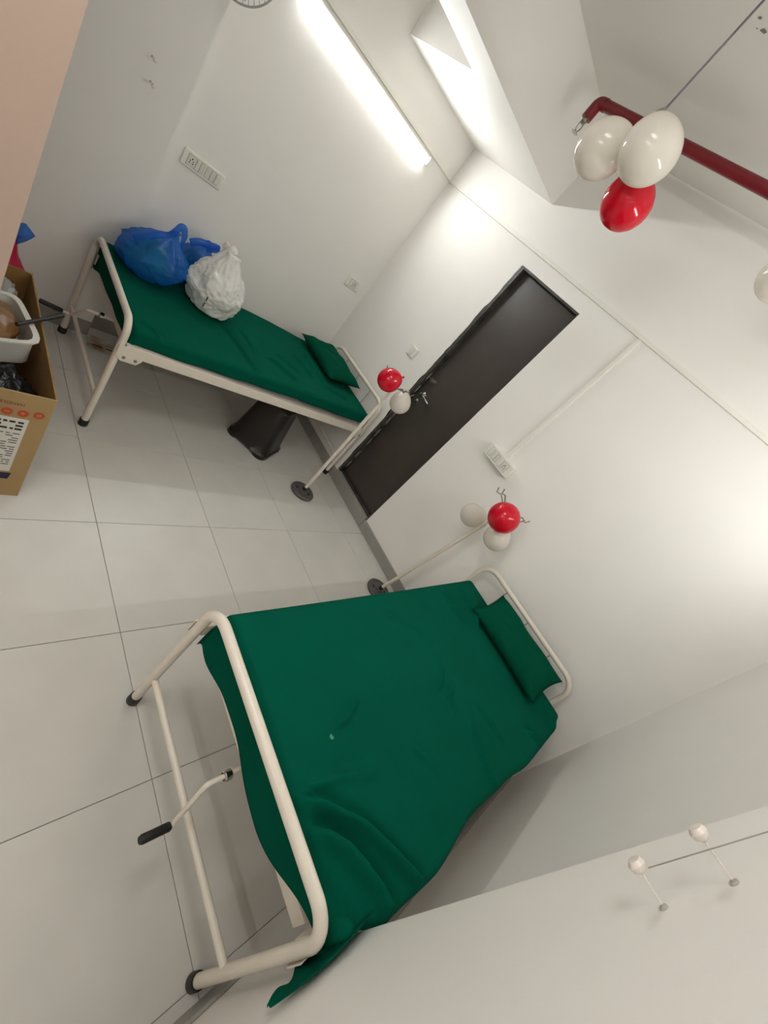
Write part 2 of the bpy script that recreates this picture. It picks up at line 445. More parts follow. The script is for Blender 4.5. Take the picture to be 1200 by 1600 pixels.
def wall_plate(c, u, n_, w, h, mods, depth, label, cat, name='socket_plate'):
    """c = centre on the wall, u across the wall, n_ outward"""
    c, u, n_ = Vector(c), Vector(u), Vector(n_); zz = Vector((0, 0, 1))
    root = empty(name, c - zz * h / 2 + n_ * 0.0005, label, cat)
    bm = bmesh.new(); obox(bm, c + n_ * (depth / 2 + 0.0006), u * w / 2, zz * h / 2, n_ * depth / 2)
    obj('cover_plate', bm, M['white'], root, bevel=min(0.005, depth * 0.45))
    for kind, off, mw in mods:
        p = c + u * off + n_ * (depth + 0.0012)
        bm = bmesh.new(); obox(bm, p - n_ * 0.0008, u * (mw / 2 + 0.0016), zz * (h * 0.33 + 0.0016), n_ * 0.0008)
        obj('gap', bm, M['grey'], root)
        bm = bmesh.new(); obox(bm, p + n_ * 0.0006, u * mw / 2, zz * h * 0.33, n_ * 0.001)
        pl_ = obj('module', bm, M['white2'], root, bevel=0.0008, seg=1)
        if kind == 'socket': pins(pl_, p + n_ * 0.0016, u, n_, 1.0)
        if kind == 'switch':
            bm = bmesh.new()
            q = p + n_ * 0.002; hu, hz = u * mw * 0.42, zz * h * 0.29
            v = [bm.verts.new(q - hu - hz), bm.verts.new(q + hu - hz), bm.verts.new(q + hu + hz + n_ * 0.006), bm.verts.new(q - hu + hz + n_ * 0.006)]
            v2 = [bm.verts.new(x.co - n_ * (0.0015 if i < 2 else 0.0075)) for i, x in enumerate(v)]
            bm.faces.new(v); bm.faces.new(list(reversed(v2)))
            for i in range(4): bm.faces.new((v[i], v2[i], v2[(i + 1) % 4], v[(i + 1) % 4]))
            obj('rocker', bm, M['white'], pl_, bevel=0.001, seg=1)
    return root
# left wall plate: socket, switch, blanks, switch (across = +y)
wall_plate((0, -1.612, 1.323), (0, 1, 0), (1, 0, 0), 0.264, 0.092,
           [('socket', -0.075, 0.05), ('switch', -0.036, 0.024), ('blank', -0.010, 0.022), ('blank', 0.030, 0.03), ('blank', 0.062, 0.026), ('switch', 0.092, 0.024)],
           0.011, 'long white wall plate with a socket and two switches beside the pillar', 'socket')
wall_plate((0, -0.183, 1.325), (0, 1, 0), (1, 0, 0), 0.155, 0.092,
           [('switch', -0.03, 0.024), ('socket', 0.012, 0.05)], 0.011,
           'small white socket plate on the wall near the corner above the pillow end', 'socket')
s1 = at((646, 548), 1, 0)
wall_plate((s1.x, 0, s1.z - 0.01), (1, 0, 0), (0, -1, 0), 0.088, 0.088, [('switch', 0.0, 0.026)], 0.011,
           'small square white light switch beside the door handle', 'light switch', 'light_switch')
pbc = Vector(((PBX0 + PBX1) / 2, 0, (PBZ0 + PBZ1) / 2))
pb = wall_plate(pbc + Vector((0, -0.045, 0)), (1, 0, 0), (0, -1, 0), PBX1 - PBX0, PBZ1 - PBZ0,
                [('switch', -0.086, 0.03), ('switch', -0.045, 0.024), ('blank', -0.018, 0.022), ('switch', 0.022, 0.024), ('socket', 0.066, 0.05)],
                0.008, 'white surface-mounted box of sockets and switches on the door wall below the vertical trunking', 'socket', 'surface_socket_box')
obj('back_box', nbox(PBX0, PBX1, -0.0455, -0.0006, PBZ0, PBZ1), M['white'], pb, bevel=0.004)

# ------------------------------------------------------------------ beds
BWD, BLEN = 0.89, 1.947
def bed(ox, oy, arm, label):
    """ox = leg centre on the low-x side, oy = foot frame"""
    root = empty('hospital_bed', (ox + BWD / 2, oy + BLEN / 2, 0), label, 'bed', 'hospital beds')
    x0, x1, yf, yh = ox, ox + BWD, oy, oy + BLEN
    r = 0.0185
    obj('foot_frame', ntube(fillet([(x0, yf, 0.022), (x0, yf, 0.712), (x1, yf, 0.712), (x1, yf, 0.022)], 0.085, 9), r, 16), M['frame'], root, smooth='auto')
    obj('head_frame', ntube(fillet([(x0, yh, 0.022), (x0, yh, 0.855), (x1, yh, 0.855), (x1, yh, 0.022)], 0.10, 9), r * 0.9, 16), M['frame'], root, smooth='auto')
    for x in (x0, x1):
        for y in (yf, yh):
            obj('rubber_foot', nlathe([(0.023, 0.0005), (0.0245, 0.004), (0.0235, 0.04), (0.0225, 0.043), (0.019, 0.043), (0.019, 0.03)], (x, y, 0), n=18), M['black'], root, smooth='auto')
    obj('foot_crossbar', ntube([(x0 + 0.012, yf, 0.207), (x1 - 0.012, yf, 0.207)], 0.0125, 12), M['frame'], root, smooth='auto')
    obj('head_crossbar', ntube([(x0 + 0.012, yh, 0.207), (x1 - 0.012, yh, 0.207)], 0.0125, 12), M['frame'], root, smooth='auto')
    obj('head_lower_bar', ntube([(x0 + 0.012, yh, 0.575), (x1 - 0.012, yh, 0.575)], 0.0125, 12), M['frame'], root, smooth='auto')
    for k in (0.25, 0.5, 0.75):
        x = x0 + BWD * k
        obj('head_rod', ntube([(x, yh, 0.58), (x, yh, 0.845)], 0.004, 8), M['rod'], root, smooth='auto')
    for x in (x0 - 0.004, x1 + 0.004):
        obj('side_rail', nbox(x - 0.016, x + 0.016, yf + 0.022, yh - 0.02, 0.532, 0.594), M['frame'], root, bevel=0.003)
    for s, x in ((-1, x0 - 0.0205), (1, x1 + 0.0205)):
        for ya, yb in ((yf - 0.012, yf + 0.115), (yh - 0.115, yh + 0.012)):
            bm = bmesh.new()
            a, b = sorted((x, x + s * 0.004))
            z0 = 0.498
            prof = [(ya, z0 + 0.03), (ya + 0.03, z0), (yb - 0.02, z0), (yb, z0 + 0.03), (yb, 0.588), (ya, 0.588)]
            va = [bm.verts.new((a, p[0], p[1])) for p in prof]; vb = [bm.verts.new((b, p[0], p[1])) for p in prof]
            bm.faces.new(va); bm.faces.new(list(reversed(vb)))
            for i in range(6): bm.faces.new((va[i], va[(i + 1) % 6], vb[(i + 1) % 6], vb[i]))
            br = obj('bracket_plate', bm, M['frame'], root)
            for yy in (ya + 0.04, yb - 0.03):
                obj('bolt', nlathe([(0.008, 0), (0.008, 0.004), (0.005, 0.007), (0, 0.0075)], (x + s * 0.004 if s > 0 else x - 0.004, yy, z0 + 0.025), (s, 0, 0), 8), M['grime'], br, smooth='auto')
    obj('deck', nbox(x0 + 0.013, x1 - 0.013, yf + 0.12, yh - 0.06, 0.565, 0.59), M['frame'], root, bevel=0.002)
    for y in (yf + 0.15, oy + BLEN * 0.5):
        obj('cross_member', nbox(x0 + 0.013, x1 - 0.013, y - 0.015, y + 0.015, 0.535, 0.5645), M['frame'], root, bevel=0.002)
    obj('end_rail', nbox(x0 + 0.02, x1 - 0.02, yf + 0.068, yf + 0.074, 0.472, 0.531), M['frame'], root, bevel=0.001, seg=1)
    # crank
    xc = x0 + BWD / 2; e, g0, g1 = arm
    sh = obj('crank', ntube(fillet([(xc, yf + 0.35, 0.46), (xc, yf - 0.045, 0.455), (xc + (e[0]) * 0.35, yf - 0.058, 0.455 + e[1] * 0.35), (xc + e[0], yf - 0.08, 0.455 + e[1]), (xc + g0[0], yf + g0[1], g0[2])], 0.012, 3), 0.0085, 10), M['frame'], root, smooth='auto')
    a = Vector((xc + g0[0], yf + g0[1], g0[2])); b = Vector((xc + g1[0], yf + g1[1], g1[2])); d = (b - a).normalized()
    obj('crank_grip', ntube([a + d * 0.002, a + d * 0.006, b - d * 0.006, b], 0.013, 14, rr=[0.011, 0.0135, 0.0135, 0.011]), M['black'], sh, smooth='auto')
    obj('crank_collar', nlathe([(0.017, 0), (0.017, 0.02), (0.012, 0.024), (0.012, 0.0)], (xc, yf + 0.03, 0.457), (0, -1, 0), 14), M['steel'], sh, smooth='auto')
    obj('crank_bracket', nbox(xc - 0.022, xc + 0.022, yf + 0.135, yf + 0.141, 0.43, 0.534), M['frame'], root, bevel=0.002)
    return root
LX, LY, RX, RY = 0.20, -2.015, 2.703, -2.06
bed(LX, LY, ((-0.125, -0.135), (-0.125, -0.115, 0.325), (-0.13, -0.225, 0.335)), 'white hospital bed holding the plastic bags')
bed(RX, RY, ((0.04, -0.175), (0.042, -0.085, 0.272), (0.039, -0.178, 0.285)), 'white hospital bed with nothing but a pillow on its green sheet')

# ------------------------------------------------------------------ sheets
def crease_fn(creases):
    segs = []
    for pts, h, sg in creases:
        if h < 0.013: h *= 1.8
        pts = [Vector((p[0], p[1])) for p in pts]
        tot = sum((b - a).length for a, b in zip(pts, pts[1:])); acc = 0
        for a, b in zip(pts, pts[1:]):
            L = (b - a).length
            segs.append((a, b, L, acc, tot, h, sg)); acc += L
    def fn(x, y):
        z = 0.0; p = Vector((x, y))
        best = {}
        for a, b, L, acc, tot, h, sg in segs:
            d = b - a; t = max(0, min(1, (p - a).dot(d) / (L * L))); q = a + d * t
            dist = (p - q).length
            if dist > sg * 4: continue
            sd = 1 if d.cross(p - q) > 0 else -1
            f = (acc + t * L) / tot
            tp = smooth01(f / 0.2) * smooth01((1 - f) / 0.2) if tot > 0.1 else 1
            e = 1.9 * h * tp * (math.exp(-(dist / sg) ** 2) - 0.45 * math.exp(-((dist - sg * 1.5 * sd) / (sg * 1.2)) ** 2))
            key = (tot, h)
            if key not in best or abs(e) > abs(best[key]): best[key] = e
        return sum(best.values())
    return fn

def sheet(parent, x0, x1, y0, y1, ztop, hl, hr, hf, hh, creases, nx, ny, r, bulge=None, seed=0, wave=0.01, slack=0.0):
    bm = bmesh.new(); cf = crease_fn(creases); rows = []
    Wd, Ld = x1 - x0, y1 - y0
    for j in range(ny + 1):
        row = []
        for i in range(nx + 1):
            u = i / nx; v = j / ny
            s = -hl + u * (Wd + hl + hr)
            xc_ = x0 + max(0, min(Wd, s))
            f_ = hf(xc_)
            t = -f_ + v * (Ld + f_ + hh)
            yc_ = y0 + max(0, min(Ld, t))
            os = max(0, -s, s - Wd); ot = max(0, -t, t - Ld)
            ds = -1 if s < 0 else 1; dt = -1 if t < 0 else 1
            m = math.hypot(os, ot)
            x, y, z = xc_, yc_, ztop(xc_, yc_)
            if bulge and s > Wd * 0.8: x += bulge(yc_) * smooth01((s - Wd * 0.8) / (Wd * 0.2))
            nz = noise.noise(Vector((xc_ * 3 + seed, yc_ * 3, 0))) * 0.005 + noise.noise(Vector((xc_ * 9 + seed, yc_ * 9, 3))) * 0.0018
            if m > 0:
                th = min(m / r, math.pi / 2); ex = max(0, m - r * math.pi / 2)
                hor = r * math.sin(th) + ex * 0.04; drop = r * (1 - math.cos(th)) + ex
                k = smooth01(ex / 0.08) if ex else 0
                w_ = wave * k * math.sin(yc_ * 19 + seed) if os > ot else wave * k * (math.sin(xc_ * 11 + seed) + 0.3 * math.sin(xc_ * 29 + 1 + seed)) * 0.7
                x += ds * os / m * (hor + w_) if os else 0
                y += dt * ot / m * (hor + w_) if ot else 0
                z -= drop
                nz *= max(0.0, 1 - m / 0.05)
                cz = cf(xc_, yc_) * max(0.0, 1 - m / 0.04)
            else:
                cz = cf(xc_, yc_)
            row.append(bm.verts.new((x, y, z + nz + cz)))
        rows.append(row)
    for A, B in zip(rows, rows[1:]):
        for i in range(nx): bm.faces.new((A[i], A[i + 1], B[i + 1], B[i]))
    o = obj('sheet', bm, M['sheet'], parent, smooth=True)
    md = o.modifiers.new('thickness', 'SOLIDIFY'); md.thickness = 0.0022; md.offset = -1
    return o

def px_line(pts, z=0.685):
    return [tuple(at(p, 2, z)[:2]) for p in pts]

# right bed
mr = empty('mattress', (3.148, -1.02, 0.591), 'thin mattress under a wrinkled dark green sheet with only a pillow on it', 'mattress', 'green-sheeted mattresses')
obj('mattress_core', nbox(2.76, 3.575, -1.95, -0.15, 0.5915, 0.655), M['core'], mr, bevel=0.02, seg=3)
hemR = [(2.70, 0.18), (2.80, 0.195), (2.95, 0.165), (3.30, 0.205), (3.60, 0.11)]
bulR = [(-2.0, 0.0), (-1.93, 0.004), (-1.86, 0.04), (-1.6, 0.06), (-1.3, 0.03), (-1.0, 0.045), (-0.7, 0.075), (-0.25, 0.075), (-0.15, 0.05)]
crR = [(px_line([(452, 1243), (500, 1258), (560, 1290), (620, 1335), (668, 1378)]), 0.026, 0.017),
       (px_line([(478, 1290), (530, 1325), (575, 1372), (606, 1432)]), 0.032, 0.019),
       (px_line([(490, 1390), (520, 1420), (555, 1470)]), 0.022, 0.018),
       (px_line([(736, 1105), (742, 1160), (758, 1200), (770, 1240)]), 0.008, 0.008),
       (px_line([(742, 1095), (765, 1130), (785, 1155)]), 0.006, 0.008),
       (px_line([(705, 1060), (700, 1085), (712, 1115)]), 0.006, 0.009),
       (px_line([(688, 1035), (690, 1060), (684, 1078)]), 0.005, 0.008),
       (px_line([(812, 1122), (835, 1138), (856, 1158)]), 0.010, 0.012),
       (px_line([(815, 1040), (838, 1090), (862, 1138)]), 0.012, 0.016),
       (px_line([(690, 918), (706, 950), (735, 985)]), 0.009, 0.011),
       (px_line([(715, 912), (732, 945), (748, 985)]), 0.010, 0.012),
       (px_line([(560, 1085), (545, 1120), (520, 1140)]), 0.004, 0.012),
       (px_line([(640, 1165), (665, 1185), (690, 1215)]), 0.004, 0.012),
       (px_line([(600, 960), (640, 975), (690, 1010)]), 0.004, 0.014),
       (px_line([(470, 1240), (520, 1215), (590, 1205)]), 0.004, 0.02)]
sheet(mr, 2.745, 3.603, -1.985, -0.145, lambda x, y: 0.682 + 0.004 * math.sin(x * 5 + y * 2),
      0.13, 0.10, lambda x: lerp_tab(hemR, x), 0.10, crR, 150, 230, 0.034, lambda y: lerp_tab(bulR, y), seed=2.3, wave=0.008)
# the loose near corner of the sheet, pinched between bed leg and pillar
bm = bmesh.new(); rows = []
top = [(3.625, -1.87, 0.688), (3.628, -1.97, 0.692), (3.634, -2.03, 0.672), (3.637, -2.075, 0.645), (3.637, -2.12, 0.612), (3.634, -2.165, 0.580)]
bot = [(3.640, -1.87, 0.55), (3.634, -1.97, 0.52), (3.634, -2.03, 0.52), (3.634, -2.075, 0.545), (3.632, -2.12, 0.560), (3.631, -2.168, 0.574)]
def cr(p, k, t):
    i = k; a, b, c, d = (Vector(p[max(0, min(len(p) - 1, q))]) for q in (i - 1, i, i + 1, i + 2))
    return 0.5 * ((2 * b) + (c - a) * t + (2 * a - 5 * b + 4 * c - d) * t * t + (3 * b - a - 3 * c + d) * t ** 3)
for k in range(5):
    for q in range(8 if k < 4 else 9):
        t = q / 8; A = cr(top, k, t); B = cr(bot, k, t); row = []
        for w in range(11):
            f = w / 10; p = A.lerp(B, f)
            p.x += 0.006 * math.sin((k + t) * 3.1 + f * 4) * f - 0.004 * f
            p.x = min(p.x, 3.6445)
            row.append(bm.verts.new(p))
        rows.append(row)
for A, B in zip(rows, rows[1:]):
    for i in range(10): bm.faces.new((A[i], A[i + 1], B[i + 1], B[i]))
o = obj('sheet_corner', bm, M['sheet'], mr, smooth=True)
md = o.modifiers.new('thickness', 'SOLIDIFY'); md.thickness = 0.002; md.offset = 0
bpy.context.view_layer.update()
shr = next(o for o in mr.children if o.name.startswith('sheet') and 'corner' not in o.name)
bvs = BVHTree.FromObject(shr, bpy.context.evaluated_depsgraph_get())
hit = bvs.ray_cast(CPOS - wloc(shr), ray((518, 1152)).normalized())
if hit[0] is not None:
    random.seed(21); hp = hit[0] + wloc(shr); bm = bmesh.new(); ring = []
    for k in range(12):
        a = 2 * math.pi * k / 12; r_ = random.uniform(0.006, 0.011)
        q = bvs.ray_cast(hit[0] + Vector((r_ * math.cos(a), r_ * math.sin(a), 0.2)), Vector((0, 0, -1)))[0]
        ring.append(bm.verts.new((q + wloc(shr) if q is not None else hp) + Vector((0, 0, 0.0006))))
    bm.faces.new(ring)
    o = obj('chalk_mark', bm, mat('chalk_mark', rgb('3F7F6A'), 0.9), mr); o['label'] = 'pale chalky mark on the sheet'
# left bed
ml = empty('mattress', (0.645, -1.04, 0.591), 'thin mattress under a dark green sheet with plastic bags on it', 'mattress', 'green-sheeted mattresses')
obj('mattress_core', nbox(0.24, 1.03, -1.93, -0.14, 0.5915, 0.665), M['core'], ml, bevel=0.02, seg=3)
hemL = [(0.16, 0.20), (0.40, 0.14), (0.80, 0.135), (1.0, 0.115)]
crL = [(px_line([(345, 503), (368, 535), (390, 565), (408, 592)], 0.70), 0.016, 0.012),
       (px_line([(372, 512), (392, 540), (402, 560)], 0.70), 0.006, 0.008),
       (px_line([(415, 558), (440, 580), (466, 602)], 0.70), 0.010, 0.010),
       (px_line([(428, 552), (452, 575), (470, 590)], 0.70), 0.008, 0.009),
       (px_line([(452, 552), (470, 572), (488, 596)], 0.70), 0.008, 0.010),
       (px_line([(470, 545), (482, 570), (506, 605)], 0.70), 0.010, 0.012),
       (px_line([(215, 495), (240, 510), (262, 535)], 0.70), 0.006, 0.014),
       (px_line([(505, 605), (525, 618), (545, 630)], 0.70), 0.008, 0.010)]
sheet(ml, 0.175, 1.058, -1.955, -0.115, lambda x, y: 0.682 + 0.03 * smooth01((y + 1.95) / 1.2),
      0.10, 0.098, lambda x: lerp_tab(hemL, x), 0.09, crL, 120, 200, 0.03, seed=9.1, wave=0.006)

# ------------------------------------------------------------------ pillows
def pillow(c, ux, uy, wx, wy, th, seed, label):
    ux = Vector(ux).normalized(); uy = Vector(uy); uy = (uy - ux * uy.dot(ux)).normalized(); un = ux.cross(uy); c = Vector(c)
    bm = bmesh.new(); n, m = 36, 24
    def P(i, j, side):
        a = -1 + 2 * i / n; b = -1 + 2 * j / m
        ea = 1 - 0.07 * (1 - b * b) ; eb = 1 - 0.09 * (1 - a * a)
        p = c + ux * (a * wx / 2 * ea) + uy * (b * wy / 2 * eb)
        t = (max(0, 1 - a ** 4) ** 0.7) * (max(0, 1 - b ** 4) ** 0.6)
        w = noise.noise(Vector((a * 3 + seed, b * 3, side))) * 0.010 + 0.008 * math.sin(a * 7 + b * 5 + seed) * abs(b)
        return p + un * (side * (t * th / 2) + (w * t if side > 0 else 0))
    tp = [[bm.verts.new(P(i, j, 1)) for i in range(n + 1)] for j in range(m + 1)]
    bt_ = [[tp[j][i] if i in (0, n) or j in (0, m) else bm.verts.new(P(i, j, -1)) for i in range(n + 1)] for j in range(m + 1)]
    for g in (tp, bt_):
        for j in range(m):
            for i in range(n): bm.faces.new((g[j][i], g[j][i + 1], g[j + 1][i + 1], g[j + 1][i]))
    return thing('pillow', bm, M['pillow'], label, 'pillow', smooth=True)
pillow((3.225, -0.286, 0.766), (1, 0, 0), (0, 0.32, 0.12), 0.60, 0.31, 0.10, 1.0, 'green pillow tilted against the rail of the bed with nothing else on it')
pillow((0.50, -0.292, 0.778), (1, 0.01, -0.02), (0, 0.37, 0.025), 0.60, 0.37, 0.125, 4.0, 'green pillow lying on the bed with the plastic bags')

# ------------------------------------------------------------------ bags
def sack(bm, c, rx, ry, h, neck, seed, rot=0.0, crum=0.05, nh=30, na=48, nw=0.05, base_flat=0.35, pleat=0.16, mid=0.32):
    """closed plastic sack standing at c, gathered to a neck point (offset)"""
    c = Vector(c); rows = []
    for j in range(nh + 1):
        f = j / nh
        if f < mid: prof = base_flat + (1 - base_flat) * math.sin(f / mid * math.pi / 2) ** 0.6
        else:
            g = (f - mid) / (1 - mid); prof = 1 - (1 - nw) * smooth01(g) ** 1.1
        ctr = c + Vector((neck[0] * f ** 1.6, neck[1] * f ** 1.6, h * f))
        row = []
        for k in range(na):
            a = 2 * math.pi * k / na + rot
            pl = 1 + pleat * f * math.sin(a * 7 + seed * 3 + f * 2) * (0.4 + 0.6 * math.sin(a * 3 + seed))
            d = Vector((math.cos(a), math.sin(a), f * 2.2))
            w = 1 + crum * (0.9 * (noise.ridged_multi_fractal(d * 1.3 + Vector((seed, seed, 1)), 1.0, 2.1, 3, 1.0, 2.0) - 1.2) + 2.0 * noise.noise(d * 1.7 + Vector((seed, 0, 0))) + 1.3 * abs(noise.noise(d * 4.0 + Vector((0, seed, 0)))) + 0.6 * noise.noise(d * 9 + Vector((0, 0, seed))) - 0.3 * abs(noise.noise(d * 7 + Vector((seed, 2, seed)))))
            z = 0.0
            if f < 0.02: z = 0.0
            else: z = 0.015 * noise.noise(d * 3 + Vector((seed, seed, 0))) * smooth01(f / 0.1) * (1 - f * 0.5)
            row.append(bm.verts.new(ctr + Vector((math.cos(a) * rx * prof * pl * w, math.sin(a) * ry * prof * pl * w, z))))
        rows.append(row)
    for A, B in zip(rows, rows[1:]):
        for k in range(na): bm.faces.new((A[k], A[(k + 1) % na], B[(k + 1) % na], B[k]))
    bm.faces.new(list(reversed(rows[0]))); bm.faces.new(rows[-1])

def ribbon(pts, w, t, flat=(0.35, 0.9, 0.25), n=8):
    P_ = [Vector(p) for p in pts]; ctr = []
    for k in range(len(P_) - 1):
        for q in range(6): ctr.append(cr(P_, k, q / 6))
    ctr.append(P_[-1])
    return ntube(ctr, 0, n, rr=[(w * (0.35 + 0.65 * min(1, 4 * (1 - i / (len(ctr) - 1)))), t) for i in range(len(ctr))], flat=flat)

# blue bag lying against the foot rail
b1 = empty('carrier_bag', (0.36, -1.80, 0.692), 'crumpled translucent blue carrier bag with one handle standing up, at the foot of the bed', 'plastic bag')
bm = bmesh.new(); sack(bm, (0.365, -1.80, 0.692), 0.19, 0.19, 0.30, (-0.04, 0.09), 1.7, nh=60, na=110, crum=0.075, nw=0.10, mid=0.42, base_flat=0.55)
obj('bag_body', bm, M['blue'], b1, smooth=True)
h1 = at((287, 354), 0, 0.325)
obj('handle', ribbon([(0.315, -1.735, 0.955), (0.32, h1.y - 0.022, 1.0), (0.32, h1.y - 0.008, h1.z - 0.01), (0.325, h1.y + 0.012, h1.z - 0.012), (0.33, h1.y + 0.028, 0.985), (0.335, -1.67, 0.935)], 0.018, 0.004), M['blue'], b1, smooth=True)
obj('neck_fold', ribbon([(0.40, -1.92, 0.86), (0.37, -1.82, 0.935), (0.335, -1.74, 0.955)], 0.02, 0.006), M['blue'], b1, smooth=True)
M['greencloth'] = mat('green_cloth_bundle', rgb('3C9A5A'), 0.9, var=0.35, vscale=14, bump=0.5, bscale=60)
M['darkcloth'] = mat('dark_green_cloth_bundle', rgb('1F6A48'), 0.9, var=0.25, vscale=14, bump=0.5, bscale=60)
bm = bmesh.new(); sack(bm, (0.36, -1.80, 0.703), 0.135, 0.13, 0.18, (0, 0.0), 5.2, crum=0.09, nw=0.5, base_flat=0.6, pleat=0.05)
thing('cloth_bundle', bm, M['greencloth'], 'green cloth bundle seen through the blue bag at the foot of the bed', 'cloth', smooth=True)
# second blue bag, behind the white one
b2 = empty('carrier_bag', (0.29, -1.49, 0.70), 'dark-looking blue carrier bag with a twisted top between the other two bags', 'plastic bag')
bm = bmesh.new(); sack(bm, (0.168, -1.505, 0.708), 0.13, 0.12, 0.30, (0.0, 0.05), 3.1, nh=60, na=110, crum=0.065, nw=0.14, mid=0.45, base_flat=0.6)
obj('bag_body', bm, M['blue'], b2, smooth=True)
h2 = at((344, 386), 0, 0.22)
obj('handle', ribbon([(0.19, -1.57, 0.945), (0.20, -1.52, 0.985), (0.22, h2.y - 0.03, h2.z - 0.02), (0.22, h2.y, h2.z)], 0.022, 0.007), M['blue'], b2, smooth=True)
obj('handle', ribbon([(0.20, -1.47, 0.965), (0.21, h2.y - 0.015, h2.z - 0.035), (0.215, h2.y + 0.005, h2.z - 0.012)], 0.02, 0.007), M['blue'], b2, smooth=True)
bm = bmesh.new(); sack(bm, (0.168, -1.505, 0.718), 0.095, 0.09, 0.18, (0, 0.0), 8.2, crum=0.06, nw=0.5, base_flat=0.6, pleat=0.05)
thing('cloth_bundle', bm, M['darkcloth'], 'dark green cloth bundle seen through the blue bag behind the white bag', 'cloth', smooth=True)
# white bag
wb = empty('carrier_bag', (0.43, -1.37, 0.70), 'full white carrier bag with a pointed top and a short black mark', 'plastic bag')
bm = bmesh.new(); sack(bm, (0.47, -1.425, 0.712), 0.175, 0.172, 0.37, (-0.07, 0.03), 6.4, nh=60, na=110, crum=0.075, nw=0.30, mid=0.40, base_flat=0.72, pleat=0.12)
wbody = obj('bag_body', bm, M['whitebag'], wb, smooth=True)
e1 = at((355, 379), 0, 0.38); e2 = at((371, 396), 0, 0.40)
obj('handle', ribbon([(0.41, -1.49, 0.985), (0.40, -1.44, 1.06), (0.40, e2.y - 0.03, e2.z + 0.0), (0.40, e2.y, e2.z - 0.005)], 0.03, 0.005), M['whitebag'], wb, smooth=True)
obj('handle', ribbon([(0.37, -1.40, 1.03), (0.375, e1.y + 0.02, e1.z - 0.04), (0.38, e1.y, e1.z)], 0.022, 0.006), M['whitebag'], wb, smooth=True)
bpy.context.view_layer.update()
bv = BVHTree.FromObject(wbody, bpy.context.evaluated_depsgraph_get())
for pa, pb_ in (((325, 464), (322, 470)), ((320, 473), (317, 479))):
    ends = []
    for u in (pa, pb_):
        loc = bv.ray_cast(CPOS - wloc(wbody), ray(u).normalized())[0]
        if loc is not None: ends.append(loc + wloc(wbody) - ray(u).normalized() * 0.003)
    if len(ends) == 2: obj('print_mark', ntube(ends, 0.0035, 6), M['ink'], wb)

# ------------------------------------------------------------------ IV stands
M['standbase'] = mat('dark_grey_iron', rgb('55524F'), 0.5, var=0.1, vscale=30, bump=0.1, bscale=120)
def iv_stand(base, topp, label):
    bx, by = base; tp = Vector(topp); b0 = Vector((bx, by, 0.03))
    root = empty('drip_stand', (bx, by, 0), label, 'drip stand', 'drip stands')
    d = (tp - b0).normalized()
    bs = obj('base', nlathe([(0.100, 0.0005), (0.104, 0.004), (0.104, 0.020), (0.098, 0.027), (0.082, 0.027), (0.078, 0.022), (0.034, 0.022), (0.030, 0.034), (0.020, 0.036), (0, 0.036)], (bx, by, 0), n=40), M['standbase'], root, smooth='auto')
    for a in (0.9, 0.9 + math.pi):
        c = Vector((bx + 0.056 * math.cos(a), by + 0.056 * math.sin(a), 0.0225))
        u = Vector((-math.sin(a), math.cos(a), 0)); v = Vector((math.cos(a), math.sin(a), 0))
        bm = bmesh.new(); obox(bm, c, u * 0.016, v * 0.0085, Vector((0, 0, 0.0014)))
        obj('slot', bm, M['dark'], bs, bevel=0.002, seg=1)
    obj('socket_collar', ntube([b0, b0 + d * 0.035], 0.0165, 14), M['black'], root, smooth='auto')
    Ln = (tp - b0).length
    obj('outer_pole', ntube([b0 + d * 0.03, b0 + d * (Ln * 0.86)], 0.0140, 14), M['frame'], root, smooth='auto')
    obj('inner_pole', ntube([b0 + d * (Ln * 0.85), tp], 0.0085, 12), M['frame'], root, smooth='auto')
    obj('top_collar', ntube([tp - d * 0.03, tp + d * 0.012], 0.015, 12), M['frame'], root, smooth='auto')
    for ang in (0.35, -0.35):
        u = Vector((math.cos(ang), math.sin(ang), 0)); z = Vector((0, 0, 1))
        prof = [(-0.165, 0.065), (-0.150, 0.035), (-0.115, 0.045), (-0.06, 0.015), (0, 0.0), (0.06, 0.015), (0.115, 0.045), (0.150, 0.035), (0.165, 0.065)]
        obj('hook_arm', ntube([tp + u * p[0] * 0.88 + z * p[1] for p in prof], 0.0042, 8), M['grime'], root, smooth=True)
    return root
st1 = Vector((1.392, -0.50, 1.165)); st2 = Vector((2.515, -0.20, 1.19))
iv_stand((1.395, -0.508), st1, 'cream drip stand on a round black base in front of the door')
iv_stand((2.372, -0.215), st2, 'leaning cream drip stand on a round black base beside the bare green bed')

# ------------------------------------------------------------------ balloons
def balloon(c, r, knot, m, label, group=None, cat='balloon', stretch=1.12):
    """c centre; knot = direction toward the tied neck"""
    c = Vector(c); ax = Vector(knot).normalized()
    bm = bmesh.new(); prof = []
    n = 26
    for k in range(n + 1):
        a = math.pi * k / n
        h = -math.cos(a); rr_ = math.sin(a)
        if h > 0: rr_ *= 1 - 0.16 * h * h; hh = h * (stretch + 0.05)
        else: hh = h
        prof.append((max(0, rr_ * r), hh * r))
    prof[0] = (0, prof[0][1]); top_ = prof[-1][1]
    prof = prof[:-1] + [(0.006, top_ + 0.002), (0.0035, top_ + 0.008), (0.009, top_ + 0.016), (0.0, top_ + 0.014)]
    lathe(bm, prof, c, ax, 32, close=False)
    base = c - Vector((0, 0, r))
    o = obj('balloon', bm, m, smooth=True, origin=c)
    return tag(o, label, cat, group), c + ax * (top_ + 0.008)
def string(pts, label, r=0.0012, name='string', cat='string', m=None):
    return thing(name, ntube(pts, r, 6), m or M['string'], label, cat, smooth=True)

